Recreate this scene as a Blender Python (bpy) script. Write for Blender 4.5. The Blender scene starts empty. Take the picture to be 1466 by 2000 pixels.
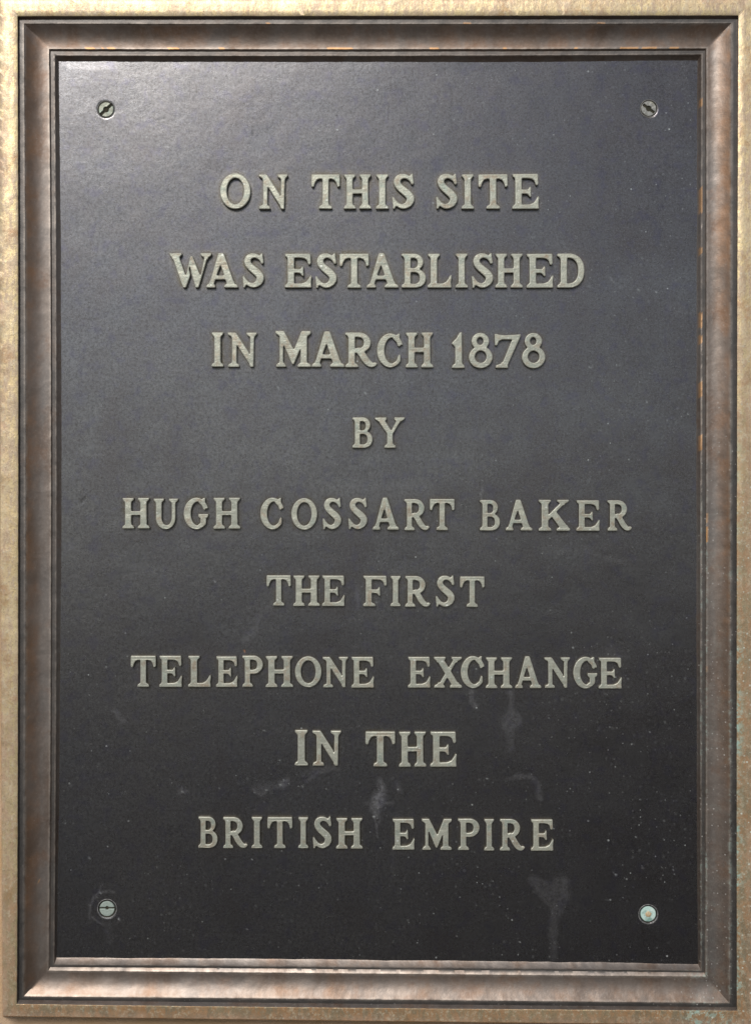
import bpy, math, random
import numpy as np
R = math.radians
scene = bpy.context.scene
col = scene.collection

# ------------------------------------------------------------------ camera, sky, sun, exposure
S = 0.0003125            # metres per unit of the layout (the plaque is 0.44 x 0.61 m)
D = 2400.0               # camera distance in layout units
CX, CY, H0 = 733.0, 1000.0, 1.5

cam_data = bpy.data.cameras.new('camera')
cam = bpy.data.objects.new('camera', cam_data); col.objects.link(cam)
cam.location = (0, -D * S, H0); cam.rotation_euler = (R(90), 0, 0)
cam_data.sensor_fit = 'VERTICAL'; cam_data.sensor_height = 36.0
cam_data.lens = 36.0 * D / 2000.0
cam_data.clip_start = 0.01; cam_data.clip_end = 2000
scene.camera = cam

SUN_EL, SUN_AZ = 34.5, 17.0     # elevation; degrees to the left of the camera axis
world = bpy.data.worlds.new('World'); scene.world = world; world.use_nodes = True
wn = world.node_tree
bg = wn.nodes['Background']
sky = wn.nodes.new('ShaderNodeTexSky'); sky.sky_type = 'NISHITA'
sky.sun_disc = False; sky.sun_elevation = R(SUN_EL); sky.sun_rotation = R(180 + SUN_AZ)
sky.dust_density = 0.6; sky.air_density = 1.0; sky.ozone_density = 1.0; sky.altitude = 2500
hs = wn.nodes.new('ShaderNodeHueSaturation'); hs.inputs['Saturation'].default_value = 0.5      # thin high cloud greys the sky
wn.links.new(sky.outputs[0], hs.inputs['Color']); wn.links.new(hs.outputs[0], bg.inputs[0]); bg.inputs[1].default_value = 0.05

sl = bpy.data.lights.new('sun', 'SUN'); sun = bpy.data.objects.new('sun', sl); col.objects.link(sun)
sl.energy = 1.5; sl.angle = R(20); sl.color = (1.0, 0.98, 0.955)
sd = np.array([-math.cos(R(SUN_EL)) * math.sin(R(SUN_AZ)), -math.cos(R(SUN_EL)) * math.cos(R(SUN_AZ)), math.sin(R(SUN_EL))])
from mathutils import Vector
sun.rotation_euler = Vector(sd).to_track_quat('Z', 'Y').to_euler()
sun.location = (-1, -2, 3)

vs = scene.view_settings
vs.view_transform = 'Standard'; vs.look = 'None'; vs.gamma = 1.0; vs.use_curve_mapping = False
vs.exposure = 0.45

# ------------------------------------------------------------------ helpers
def W(px, py, z):
    """layout coordinates (x right, y down, z proud of the panel) -> metres"""
    k = 1.0 - z / D
    return ((px - CX) * S * k, -z * S, H0 + (CY - py) * S * k)

def link(name, mesh, parent=None, mat=None):
    o = bpy.data.objects.new(name, mesh); col.objects.link(o)
    if parent is not None: o.parent = parent
    if mat is not None and len(mesh.materials) == 0: mesh.materials.append(mat)
    return o

def mesh_from(name, verts, faces, smooth=True, attrs=None):
    """verts (n,3) array, faces (m,4) quads"""
    me = bpy.data.meshes.new(name)
    verts = np.asarray(verts, dtype=np.float32); faces = np.asarray(faces, dtype=np.int32)
    me.vertices.add(len(verts)); me.vertices.foreach_set('co', verts.ravel())
    n = faces.shape[1]
    me.loops.add(faces.size); me.loops.foreach_set('vertex_index', faces.ravel())
    me.polygons.add(len(faces))
    me.polygons.foreach_set('loop_start', np.arange(0, faces.size, n, dtype=np.int32))
    me.polygons.foreach_set('use_smooth', np.full(len(faces), smooth))
    me.update(calc_edges=True)
    for k, a in (attrs or {}).items():
        at = me.attributes.new(k, 'FLOAT', 'POINT'); at.data.foreach_set('value', np.asarray(a, dtype=np.float32).ravel())
    return me

rng = np.random.RandomState(7)
_nt = rng.rand(512, 512)
def vnoise(x, y):
    xi = np.floor(x).astype(int); yi = np.floor(y).astype(int)
    fx = x - xi; fy = y - yi
    fx = fx * fx * (3 - 2 * fx); fy = fy * fy * (3 - 2 * fy)
    g = lambda a, b: _nt[a % 512, b % 512]
    return (g(xi, yi) * (1 - fx) + g(xi + 1, yi) * fx) * (1 - fy) + (g(xi, yi + 1) * (1 - fx) + g(xi + 1, yi + 1) * fx) * fy
def fbm(x, y, n=4):
    s = 0; a = 0.5
    for i in range(n):
        s = s + a * (vnoise(x + 17.3 * i, y + 5.1 * i) - 0.5); x = x * 2.03; y = y * 2.03; a *= 0.5
    return s
def gblur(a, sig):
    r = max(1, int(sig * 3)); k = np.exp(-np.arange(-r, r + 1) ** 2 / (2 * sig * sig)); k /= k.sum()
    p = np.pad(a, ((r, r), (0, 0)), mode='edge'); a = sum(k[i] * p[i:i + a.shape[0]] for i in range(2 * r + 1))
    p = np.pad(a, ((0, 0), (r, r)), mode='edge'); return sum(k[i] * p[:, i:i + a.shape[1]] for i in range(2 * r + 1))

# ------------------------------------------------------------------ materials
class NT:
    def __init__(s, name):
        s.m = bpy.data.materials.new(name); s.m.use_nodes = True; s.t = s.m.node_tree
        s.b = s.t.nodes['Principled BSDF']
        s.tc = s.t.nodes.new('ShaderNodeTexCoord'); s.tc.object = ROOT
        s.P = s.tc.outputs['Object']
    def n(s, t, **kw):
        nd = s.t.nodes.new(t)
        for k, v in kw.items(): setattr(nd, k, v)
        return nd
    def l(s, a, b): s.t.links.new(a, b)
    def val(s, sock, v):
        if isinstance(v, (int, float)): sock.default_value = v
        elif isinstance(v, tuple): sock.default_value = (*v, 1.0) if len(v) == 3 and len(sock.default_value) == 4 else v
        else: s.l(v, sock)
    def scaled(s, vec):
        m = s.n('ShaderNodeMapping'); s.l(s.P, m.inputs[0]); m.inputs['Scale'].default_value = vec; return m.outputs[0]
    def noise(s, scale, detail=4, rough=0.55, vec=None, dist=0.0):
        n = s.n('ShaderNodeTexNoise'); s.l(vec or s.P, n.inputs['Vector'])
        n.inputs['Scale'].default_value = scale; n.inputs['Detail'].default_value = detail
        n.inputs['Roughness'].default_value = rough; n.inputs['Distortion'].default_value = dist
        return n.outputs['Fac']
    def ramp(s, f, lo, hi, a=0.0, b=1.0):
        n = s.n('ShaderNodeMapRange', interpolation_type='SMOOTHSTEP')
        s.l(f, n.inputs[0])
        for i, v in enumerate((lo, hi, a, b)): s.val(n.inputs[i + 1], v)
        return n.outputs[0]
    def math(s, op, a, b=None, clamp=False):
        n = s.n('ShaderNodeMath', operation=op, use_clamp=clamp); s.val(n.inputs[0], a)
        if b is not None: s.val(n.inputs[1], b)
        return n.outputs[0]
    def mix(s, f, a, b):
        n = s.n('ShaderNodeMix', data_type='RGBA'); s.val(n.inputs[0], f); s.val(n.inputs[6], a); s.val(n.inputs[7], b)
        return n.outputs[2]
    def attr(s, name):
        n = s.n('ShaderNodeAttribute', attribute_name=name); return n.outputs['Fac']
    def specks(s, scale, rad, keep, seed=0.0):
        """scattered round dots: share `keep` of the cells carries one"""
        v = s.n('ShaderNodeTexVoronoi', voronoi_dimensions='2D'); m = s.n('ShaderNodeMapping')
        sx = s.n('ShaderNodeSeparateXYZ'); s.l(s.P, sx.inputs[0]); cb = s.n('ShaderNodeCombineXYZ')
        s.l(sx.outputs[0], cb.inputs[0]); s.l(sx.outputs[2], cb.inputs[1]); s.l(cb.outputs[0], m.inputs[0])
        m.inputs['Location'].default_value = (seed, seed * 2.3, 0)
        s.l(m.outputs[0], v.inputs['Vector']); v.inputs['Scale'].default_value = scale
        sep = s.n('ShaderNodeSeparateColor'); s.l(v.outputs['Color'], sep.inputs[0])
        on = s.math('LESS_THAN', sep.outputs[0], keep)
        r = s.math('MULTIPLY', s.math('ADD', s.math('MULTIPLY', sep.outputs[1], 0.9), 0.35), rad * scale)
        d = s.math('SUBTRACT', r, v.outputs['Distance'])
        d = s.math('DIVIDE', d, rad * scale * 0.35, True)
        d = s.math('MULTIPLY', d, s.math('ADD', s.math('MULTIPLY', sep.outputs[2], 0.8), 0.2))
        return s.math('MULTIPLY', d, on)
    def bump(s, h, strength, dist, prev=None):
        b = s.n('ShaderNodeBump'); s.l(h, b.inputs['Height']); b.inputs['Strength'].default_value = strength
        b.inputs['Distance'].default_value = dist
        if prev is not None: s.l(prev, b.inputs['Normal'])
        return b.outputs[0]
    def out(s, color, metallic, rough, normal=None, spec=0.5):
        s.val(s.b.inputs['Base Color'], color); s.val(s.b.inputs['Metallic'], metallic); s.val(s.b.inputs['Roughness'], rough)
        s.b.inputs['Specular IOR Level'].default_value = spec
        if normal is not None: s.l(normal, s.b.inputs['Normal'])
        return s.m

ROOT = bpy.data.objects.new('plaque', None); col.objects.link(ROOT)
ROOT.location = (0, 0, H0)
ROOT['label'] = 'framed bronze plaque with nine lines of raised lettering screwed to the stone wall'
ROOT['category'] = 'plaque'

def mat_panel():
    t = NT('dark_patinated_bronze')
    big = t.noise(9, 4, 0.6); mid = t.noise(45, 5, 0.6); fine = t.noise(420, 4, 0.65); grain = t.noise(1500, 2, 0.6)
    c = t.mix(t.ramp(big, 0.35, 0.65), (0.282, 0.268, 0.256), (0.256, 0.249, 0.250))
    c = t.mix(t.ramp(mid, 0.3, 0.7, 0.0, 0.55), c, (0.165, 0.152, 0.150))
    c = t.mix(t.ramp(fine, 0.35, 0.7, 0.0, 0.5), c, (0.115, 0.11, 0.112))
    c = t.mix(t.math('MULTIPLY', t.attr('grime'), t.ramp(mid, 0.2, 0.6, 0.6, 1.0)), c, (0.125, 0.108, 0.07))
    c = t.mix(t.math('MULTIPLY', t.attr('east'), t.ramp(t.noise(60, 5, 0.7), 0.3, 0.65, 0.45, 1.0)), c, t.mix(t.ramp(fine, .4, .65), (0.135, 0.122, 0.118), (0.20, 0.18, 0.175)))
    c = t.mix(t.ramp(t.noise(17, 5, 0.65), 0.5, 0.66, 0.0, 0.3), c, (0.15, 0.125, 0.115))
    st = t.math('MULTIPLY', t.attr('stain'), t.ramp(t.noise(300, 5, 0.75), 0.36, 0.62, 0.45, 1.25), True)
    c = t.mix(st, c, (0.36, 0.35, 0.35))
    c = t.mix(t.attr('dark'), c, (0.05, 0.045, 0.042))
    sp = t.math('MAXIMUM', t.math('MULTIPLY', t.specks(85, 0.00060, 0.28), t.ramp(t.attr('speck'), 0, .35)),
                t.math('MULTIPLY', t.specks(200, 0.00042, 0.45, 3.1), t.attr('speck')))
    film = t.math('MULTIPLY', t.specks(230, 0.0009, 0.45, 1.7), t.math('MULTIPLY', t.attr('speck'), 0.25))
    sp = t.math('MAXIMUM', t.math('MAXIMUM', sp, film), t.attr('chip'))
    c = t.mix(t.math('MULTIPLY', sp, 0.95), c, (0.62, 0.64, 0.60))
    cop = t.attr('copper')
    c = t.mix(cop, c, (0.85, 0.42, 0.22))
    met = t.math('SUBTRACT', 0.965, t.math('MULTIPLY', st, 0.5), True)
    met = t.math('SUBTRACT', met, t.math('MULTIPLY', sp, 0.6), True)
    ro = t.math('ADD', t.math('MULTIPLY', mid, 0.12), 0.215)
    ro = t.math('ADD', ro, t.math('MULTIPLY', t.attr('grime'), 0.15))
    hair = t.noise(260, 4, 0.65, t.scaled((0.8, 1, 1.05)))
    hgt = t.math('ADD', t.math('MULTIPLY', mid, 0.35), t.math('ADD', t.math('MULTIPLY', hair, 0.25), t.math('MULTIPLY', grain, 0.16)))
    nm = t.bump(hgt, 0.12, 0.0011)
    c = t.mix(t.ramp(grain, 0.45, 0.72, 0.0, 0.5), c, (0.34, 0.33, 0.335)); c = t.mix(t.ramp(t.noise(700, 4, 0.75), 0.45, 0.68, 0.0, 0.6), c, (0.10, 0.086, 0.076)); c = t.mix(t.ramp(t.noise(120, 4, 0.6), 0.5, 0.68, 0.0, 0.35), c, (0.155, 0.145, 0.20))
    return t.out(c, met, ro, nm)

def mat_moulding(name, dark):
    t = NT(name)
    big = t.noise(14, 4, 0.6); mid = t.noise(70, 5, 0.6); fine = t.noise(500, 4, 0.65)
    streak = t.noise(60, 4, 0.6, t.scaled((1, 1, 0.22)))
    c = t.mix(t.ramp(big, 0.35, 0.65), (0.305, 0.252, 0.212), (0.265, 0.230, 0.203))
    c = t.mix(t.ramp(streak, 0.42, 0.68, 0.0, 0.75), c, (0.22, 0.155, 0.115))
    c = t.mix(t.ramp(mid, 0.5, 0.75, 0.0, 0.5), c, (0.26, 0.14, 0.08))
    c = t.mix(t.ramp(fine, 0.4, 0.75, 0.0, 0.4), c, (0.42, 0.35, 0.30))
    g = t.n('ShaderNodeNewGeometry'); sep = t.n('ShaderNodeSeparateXYZ'); t.l(g.outputs['Normal'], sep.inputs[0])
    FACE = t.ramp(t.math('MULTIPLY', sep.outputs[1], -1.0), 0.93, 0.985)     # flats facing out get the darker tone, slopes keep the base colour
    if dark: c = t.mix(t.math('MULTIPLY', FACE, t.ramp(mid, 0.25, 0.7, dark + .1, dark - .15)), c, (0.125, 0.115, 0.105))
    c = t.mix(t.math('MULTIPLY', t.attr('rust'), t.ramp(streak, 0.3, 0.6, 0.45, 0.95)), c, t.mix(t.ramp(mid, 0.4, 0.65), (0.24, 0.15, 0.095), (0.34, 0.18, 0.09)))
    c = t.mix(t.math('MULTIPLY', t.attr('wear'), t.ramp(t.noise(160, 3, 0.7), 0.3, 0.65, 0.1, 0.8)), c, (0.62, 0.52, 0.43))
    sp = t.math('MULTIPLY', t.specks(300, 0.00042, 0.55, 2.0), t.attr('speck'))
    c = t.mix(t.math('MULTIPLY', sp, 0.7), c, (0.62, 0.58, 0.52))
    vd = t.math('MULTIPLY', t.attr('verdigris'), t.ramp(t.noise(300, 5, 0.75), 0.47, 0.62))
    c = t.mix(vd, c, (0.40, 0.50, 0.43))
    c = t.mix(t.attr('copper'), c, (0.95, 0.50, 0.20))
    met = t.math('SUBTRACT', 0.82, t.math('MULTIPLY', t.math('MAXIMUM', sp, vd), 0.7), True)
    ro = t.math('ADD', t.math('MULTIPLY', mid, 0.16), 0.36)
    hgt = t.math('ADD', t.math('MULTIPLY', mid, 0.4), t.math('MULTIPLY', fine, 0.5))
    return t.out(c, met, ro, t.bump(hgt, 0.16, 0.0009))

def mat_rim():
    t = NT('weathered_brass')
    big = t.noise(11, 4, 0.6); fine = t.noise(420, 4, 0.7); mid = t.noise(75, 5, 0.65)
    streak = t.noise(330, 5, 0.75, t.scaled((1, 1, 0.4)))
    c = t.mix(t.ramp(big, 0.35, 0.65), (0.97, 0.76, 0.40), (0.92, 0.70, 0.38))
    c = t.mix(t.ramp(streak, 0.42, 0.56, 0.0, 0.85), c, (0.68, 0.51, 0.36))
    c = t.mix(t.math('MULTIPLY', t.attr('tarnish'), t.ramp(big, 0.25, 0.6, 0.7, 1.0)), c, t.mix(t.ramp(streak, 0.4, 0.6), (0.41, 0.325, 0.205), (0.46, 0.24, 0.10)))
    c = t.mix(t.math('MULTIPLY', t.attr('outer'), 0.8), c, t.mix(t.ramp(mid, .4, .6), (0.80, 0.52, 0.34), (0.66, 0.47, 0.33)))
    c = t.mix(t.math('MULTIPLY', t.math('SUBTRACT', 1.0, t.attr('tarnish'), True), t.ramp(t.noise(90, 6, 0.75, t.scaled((1, 1, 0.35))), 0.46, 0.58, 0.0, 0.6)), c, (0.95, 0.75, 0.44))
    c = t.mix(t.ramp(t.noise(110, 6, 0.75, t.scaled((1, 1, 0.5))), 0.55, 0.66, 0.0, 0.6), c, (0.55, 0.38, 0.22))
    c = t.mix(t.ramp(mid, 0.52, 0.72, 0.0, 0.7), c, (0.62, 0.36, 0.18))
    c = t.mix(t.ramp(fine, 0.5, 0.7, 0.0, 0.6), c, (0.85, 0.74, 0.52)); c = t.mix(t.ramp(t.noise(800, 3, 0.7), 0.52, 0.72, 0.0, 0.6), c, (0.42, 0.30, 0.19))
    vd = t.math('MULTIPLY', t.attr('verdigris'), t.ramp(t.noise(330, 5, 0.75), 0.45, 0.60))
    c = t.mix(vd, c, (0.42, 0.55, 0.45))
    sp = t.math('MULTIPLY', t.specks(260, 0.00060, 0.65, 5.0), t.attr('speck'))
    c = t.mix(t.math('MULTIPLY', sp, 0.85), c, (0.72, 0.76, 0.64))
    dull = t.ramp(streak, 0.42, 0.56)
    met = t.math('SUBTRACT', 0.62, t.math('ADD', t.math('MULTIPLY', t.math('MAXIMUM', sp, vd), 0.45), t.math('MULTIPLY', dull, 0.25)), True)
    ro = t.math('ADD', t.math('MULTIPLY', fine, 0.2), 0.32)
    hgt = t.math('ADD', t.math('ADD', mid, t.math('MULTIPLY', fine, 0.6)), t.math('MULTIPLY', streak, 0.6))
    return t.out(c, met, ro, t.bump(hgt, 0.25, 0.0009))

def mat_letter():
    t = NT('worn_letter_bronze')
    big = t.noise(28, 4, 0.6); mid = t.noise(160, 5, 0.65); fine = t.noise(900, 3, 0.6)
    c = t.mix(t.ramp(big, 0.35, 0.65), (0.58, 0.57, 0.45), (0.47, 0.475, 0.385))
    c = t.mix(t.ramp(mid, 0.48, 0.72, 0.0, 0.85), c, (0.42, 0.32, 0.22))
    c = t.mix(t.ramp(t.noise(120, 4, 0.6), 0.54, 0.70, 0.0, 0.7), c, (0.40, 0.46, 0.38))
    c = t.mix(t.ramp(fine, 0.5, 0.75, 0.0, 0.45), c, (0.75, 0.73, 0.64))
    sp = t.specks(300, 0.0006, 0.14, 9.0)
    c = t.mix(sp, c, (0.85, 0.85, 0.76))
    # the sides of the letters kept the dark patina, only the faces are rubbed bright
    g = t.n('ShaderNodeNewGeometry'); sep = t.n('ShaderNodeSeparateXYZ'); t.l(g.outputs['Normal'], sep.inputs[0])
    face = t.ramp(t.math('MULTIPLY', sep.outputs[1], -1.0), 0.30, 0.75)
    ny = t.math('MULTIPLY', sep.outputs[1], -1.0)
    arris = t.math('MULTIPLY', t.ramp(ny, 0.3, 0.5), t.ramp(ny, 0.9, 0.98, 1.0, 0.0))
    c = t.mix(t.math('MULTIPLY', arris, 0.8), c, (0.78, 0.75, 0.62))
    c = t.mix(t.ramp(ny, 0.15, 0.4), (0.19, 0.17, 0.12), c)
    return t.out(c, 0.48, t.math('ADD', t.math('MULTIPLY', mid, 0.2), 0.38), t.bump(t.math('ADD', mid, fine), 0.3, 0.0005))

def mat_simple(name, ca, cb, met, ro, scale=400, cc=None):
    t = NT(name)
    a = t.noise(scale, 4, 0.65); b = t.noise(scale * 0.35, 4, 0.6)
    c = t.mix(t.ramp(a, 0.35, 0.65), ca, cb)
    if cc: c = t.mix(t.ramp(b, 0.5, 0.65), c, cc)
    return t.out(c, met, ro, t.bump(t.math('ADD', a, b), 0.5, 0.0005))

def mat_wall():
    t = NT('tan_stone')
    a = t.noise(30, 6, 0.65); b = t.noise(260, 5, 0.7)
    c = t.mix(t.ramp(a, 0.3, 0.7), (0.62, 0.40, 0.20), (0.68, 0.47, 0.30))
    c = t.mix(t.ramp(b, 0.55, 0.75, 0, 0.5), c, (0.45, 0.28, 0.18))
    return t.out(c, 0.0, 0.85, t.bump(t.math('ADD', a, b), 0.6, 0.002))

# ------------------------------------------------------------------ wall behind the plaque
ys = np.linspace(-1.5, 1.5, 121); zs = np.linspace(0.0, 3.0, 121)
gx, gz = np.meshgrid(ys, zs)
gy = 0.0055 + 0.0016 * fbm(gx * 14, gz * 14)
v = np.stack([gx, gy, gz], -1).reshape(-1, 3)
ii = np.arange(121 * 121).reshape(121, 121)
f = np.stack([ii[:-1, :-1], ii[:-1, 1:], ii[1:, 1:], ii[1:, :-1]], -1).reshape(-1, 4)
wall = link('wall', mesh_from('wall', v, f), None, mat_wall()); wall['kind'] = 'structure'
# unseen asphalt sheet, added to keep bright horizon out of the panel's reflection
added_ground = link('ground', mesh_from('ground', [(-300, -300, 0), (300, -300, 0), (300, 0.02, 0), (-300, 0.02, 0)], [(0, 1, 2, 3)]), None,
              mat_simple('asphalt', (0.045, 0.045, 0.045), (0.075, 0.072, 0.07), 0.0, 0.9)); added_ground['kind'] = 'structure'

# ------------------------------------------------------------------ frame: rings of the cast border, slightly out of true
#          left x (top, mid, bottom)   right x                  top y (left, mid, right)   bottom y               height
RINGS = {
 'edge':  ((-3, 0.5, 5.5),         (1478, 1478, 1476),      (-4, -3, -5),              (1985, 1994.5, 2003),  40),
 'rim':   ((35, 36, 33.5),         (1441, 1438, 1438),      (31.5, 31, 30),           (1961, 1969, 1974),    40),
 'fil_o': ((37, 39.5, 36.5),       (1439, 1436.3, 1435.5),  (38.5, 38, 37),           (1953, 1961, 1967),    32),
 'fil_i': ((48, 51, 47),           (1426.5, 1425, 1423.5),  (46.5, 47.5, 46),         (1946, 1952, 1959),    32),
 'cov_i': ((96.5, 100.5, 95.5),    (1378, 1378, 1376.5),    (96, 96.5, 95),           (1895, 1901, 1906.7),  13),
 'bd_o':  ((99.5, 103, 98.8),      (1375.7, 1376, 1374.3),  (100.5, 101, 99),         (1889, 1893.5, 1899.5), 9),
 'bd_i':  ((108, 111, 106.5),      (1368.5, 1367, 1367.5),  (109, 109.5, 107),        (1883, 1889, 1895),    9),
 'pan':   ((115, 120, 110.5),      (1361, 1359, 1362),      (119.5, 121, 118),        (1871, 1875.5, 1883),  0),
}
def quad(p, t):     # parabola through the three values at t = 0, .5, 1
    a, b, c = p; return a * (1 - t) * (1 - 2 * t) + 4 * b * t * (1 - t) + c * t * (2 * t - 1)
def ring_curve(L, Rr, T, B, nh=360, nv=480):
    """closed loop of points, clockwise from top left"""
    th = np.linspace(0, 1, nh, endpoint=False); tv = np.linspace(0, 1, nv, endpoint=False)
    out = []
    out.append(np.stack([L[0] + (Rr[0] - L[0]) * th, quad(T, th)], -1))
    out.append(np.stack([quad(Rr, tv), T[2] + (B[2] - T[2]) * tv], -1))
    out.append(np.stack([Rr[2] + (L[2] - Rr[2]) * th, quad(B[::-1], th)], -1))
    out.append(np.stack([quad(L[::-1], tv), B[0] + (T[0] - B[0]) * tv], -1))
    return np.concatenate(out)
def rc(n): return ring_curve(*RINGS[n][:4])
C = {n: rc(n) for n in RINGS}
Z = {n: RINGS[n][4] for n in RINGS}

def strip(name, secs, mat):
    """secs: list of (loop (n,2), height, wear); lofted round the frame"""
    n = len(secs[0][0]); V = []; wear = []; Q = []
    for k, (c, z, w) in enumerate(secs):
        c = np.array(c); amp = 0.0 if z <= 0 else 0.9
        wob = fbm(c[:, 0] / 26 + 3 * 0, c[:, 1] / 26) * amp
        zz = z + wob * 1.2 + fbm(c[:, 0] / 120 + 9, c[:, 1] / 120) * 1.5 * (z > 0)
        cx = c[:, 0] + fbm(c[:, 1] / 9, c[:, 0] / 9 + 50) * 1.0 * (amp > 0); cy = c[:, 1] + fbm(c[:, 0] / 9 + 30, c[:, 1] / 9) * 1.0 * (amp > 0)
        k_ = 1 - zz / D
        V.append(np.stack([(cx - CX) * S * k_, -zz * S, (CY - cy) * S * k_], -1)); wear.append(np.full(n, w)); Q.append(c)
    V = np.concatenate(V); wear = np.concatenate(wear); Q = np.concatenate(Q)
    m = len(secs); i = np.arange(n); j = (i + 1) % n; F = []
    for k in range(m - 1):
        F.append(np.stack([k * n + i, (k + 1) * n + i, (k + 1) * n + j, k * n + j], -1))
    F = np.concatenate(F)
    x, y = Q[:, 0], Q[:, 1]
    right = np.clip((x - 1300) / 60, 0, 1)
    speck = np.clip(0.15 + right * np.clip((y - 500) / 700, 0, 1) + 0.25 * (y > 1950), 0, 1)
    verd = right * np.clip((y - 700) / 500, 0, 1) * np.clip(1.1 - (x - 1440) / 14 * (x > 1440), 0.10, 1) * np.clip(.6 + fbm(x / 40, y / 40) * 3, 0, 1)
    if name != 'rim': verd = verd * (0.10 + 0.7 * wear)
    rust = np.zeros(len(x))
    if name == 'cove_moulding':
        side = (np.abs((x - CX) / 705) > np.abs((y - CY) / 965))
        depth = np.repeat(np.linspace(0, 1, m), n)
        rust = np.where(side, np.clip(1 - depth / 0.62, 0, 1) ** .7, 0.25)
    outer = np.repeat(np.array([1, 1, 1, .55, .1, 0, 0] if name == 'rim' else [0.0] * m), n)
    if name == 'rim': outer = outer * np.clip(0.75 + fbm(x / 30, y / 30) * 2, 0, 1)
    cop = np.zeros(len(x))
    def cp(x0, x1, y0, y1, a=1.0):
        cop[(x > x0) & (x < x1) & (y > y0) & (y < y1)] = a
    if name == 'cove_moulding':
        for a, b in ((168, 186), (200, 206), (212, 226), (640, 690), (838, 856), (1208, 1246), (1252, 1282), (1306, 1322), (330, 352), (428, 440), (980, 990), (1120, 1128)):
            cp(a, b, 93.5, 99, 0.85)
        cp(1374, 1382, 1030, 1061, 1.0); cp(1374, 1380, 1002, 1022, 0.6); cp(1374, 1380, 1300, 1312, .3)
        cp(45, 60, 1400, 1402, .2); cp(74, 78, 1719, 1723, .6)
    if name == 'inner_moulding':
        for y0, y1 in ((194, 208), (366, 416), (484, 496), (610, 640), (655, 672), (745, 775), (850, 880)):
            cp(1365, 1370, y0, y1, 0.6)
    if name == 'outer_moulding':
        for a, b in ((1166, 1182), (905, 918), (520, 530)): cp(a, b, 43, 49, .5)
    tarn = np.clip(np.maximum((y - 1930) / 40, np.maximum((y - 1150) / 900 * .75, right * (y - 450) / 750)) , 0, .95)
    me = mesh_from(name, V, F, True, {'tarnish': tarn, 'rust': rust, 'outer': outer, 'wear': wear, 'speck': speck, 'verdigris': verd, 'copper': cop})
    me.materials.append(mat)
    if hasattr(me, 'set_sharp_from_angle'): me.set_sharp_from_angle(angle=R(32))
    return link(name, me, ROOT)

def lerp(a, b, t): return C[a] * (1 - t) + C[b] * t
m_mould = mat_moulding('brown_bronze', None); m_mould_d = mat_moulding('dark_brown_bronze', 0.92); m_mould_b = mat_moulding('bead_bronze', 0.8)
m_rim = mat_rim()
# rim: side face from the wall, flat face, rounded inner arris
strip('rim', [(C['edge'], -16, 0), (C['edge'], 33.5, 0), (lerp('edge', 'rim', .05), 35, 0), (lerp('edge', 'rim', .35), 35.2, 0),
              (lerp('edge', 'rim', .65), 35.2, 0), (lerp('edge', 'rim', .95), 35, 0), (C['rim'], 34.2, 0.6)], m_rim)
strip('outer_moulding', [(C['rim'], 34.2, 0.5), (lerp('rim', 'fil_o', .5), 30.5, 0), (C['fil_o'], 27, 0), (lerp('fil_o', 'fil_i', .5), 27.2, 0),
              (lerp('fil_o', 'fil_i', .9), 27, 0.5), (C['fil_i'], 26.2, 1.0)], m_mould_d)
secs = [(C['fil_i'], 26.2, 1.0), (lerp('fil_i', 'cov_i', .025), 25.4, 0.5)]
for k in range(1, 12):
    t = k / 12.0; h = 13 + 12.5 * (1 - math.sin(t * math.pi / 2)) ** 1.15
    secs.append((lerp('fil_i', 'cov_i', 0.025 + 0.945 * t), h, 0))
secs += [(lerp('fil_i', 'cov_i', .985), 13.0, 0.8), (C['cov_i'], 12.5, 1.0)]
strip('cove_moulding', secs, m_mould)
strip('inner_moulding', [(C['cov_i'], 12.5, 0.8), (C['bd_o'], 9, 0), (lerp('bd_o', 'bd_i', .5), 9.1, 0), (lerp('bd_o', 'bd_i', .88), 9, 0.5),
              (C['bd_i'], 8.4, 0.9), (lerp('bd_i', 'pan', .15), 7.0, 0), (lerp('bd_i', 'pan', .8), 1.6, 0), (C['pan'], 0.2, 0), (lerp('bd_i', 'pan', 1.3), -1.5, 0)], m_mould_b)

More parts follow.
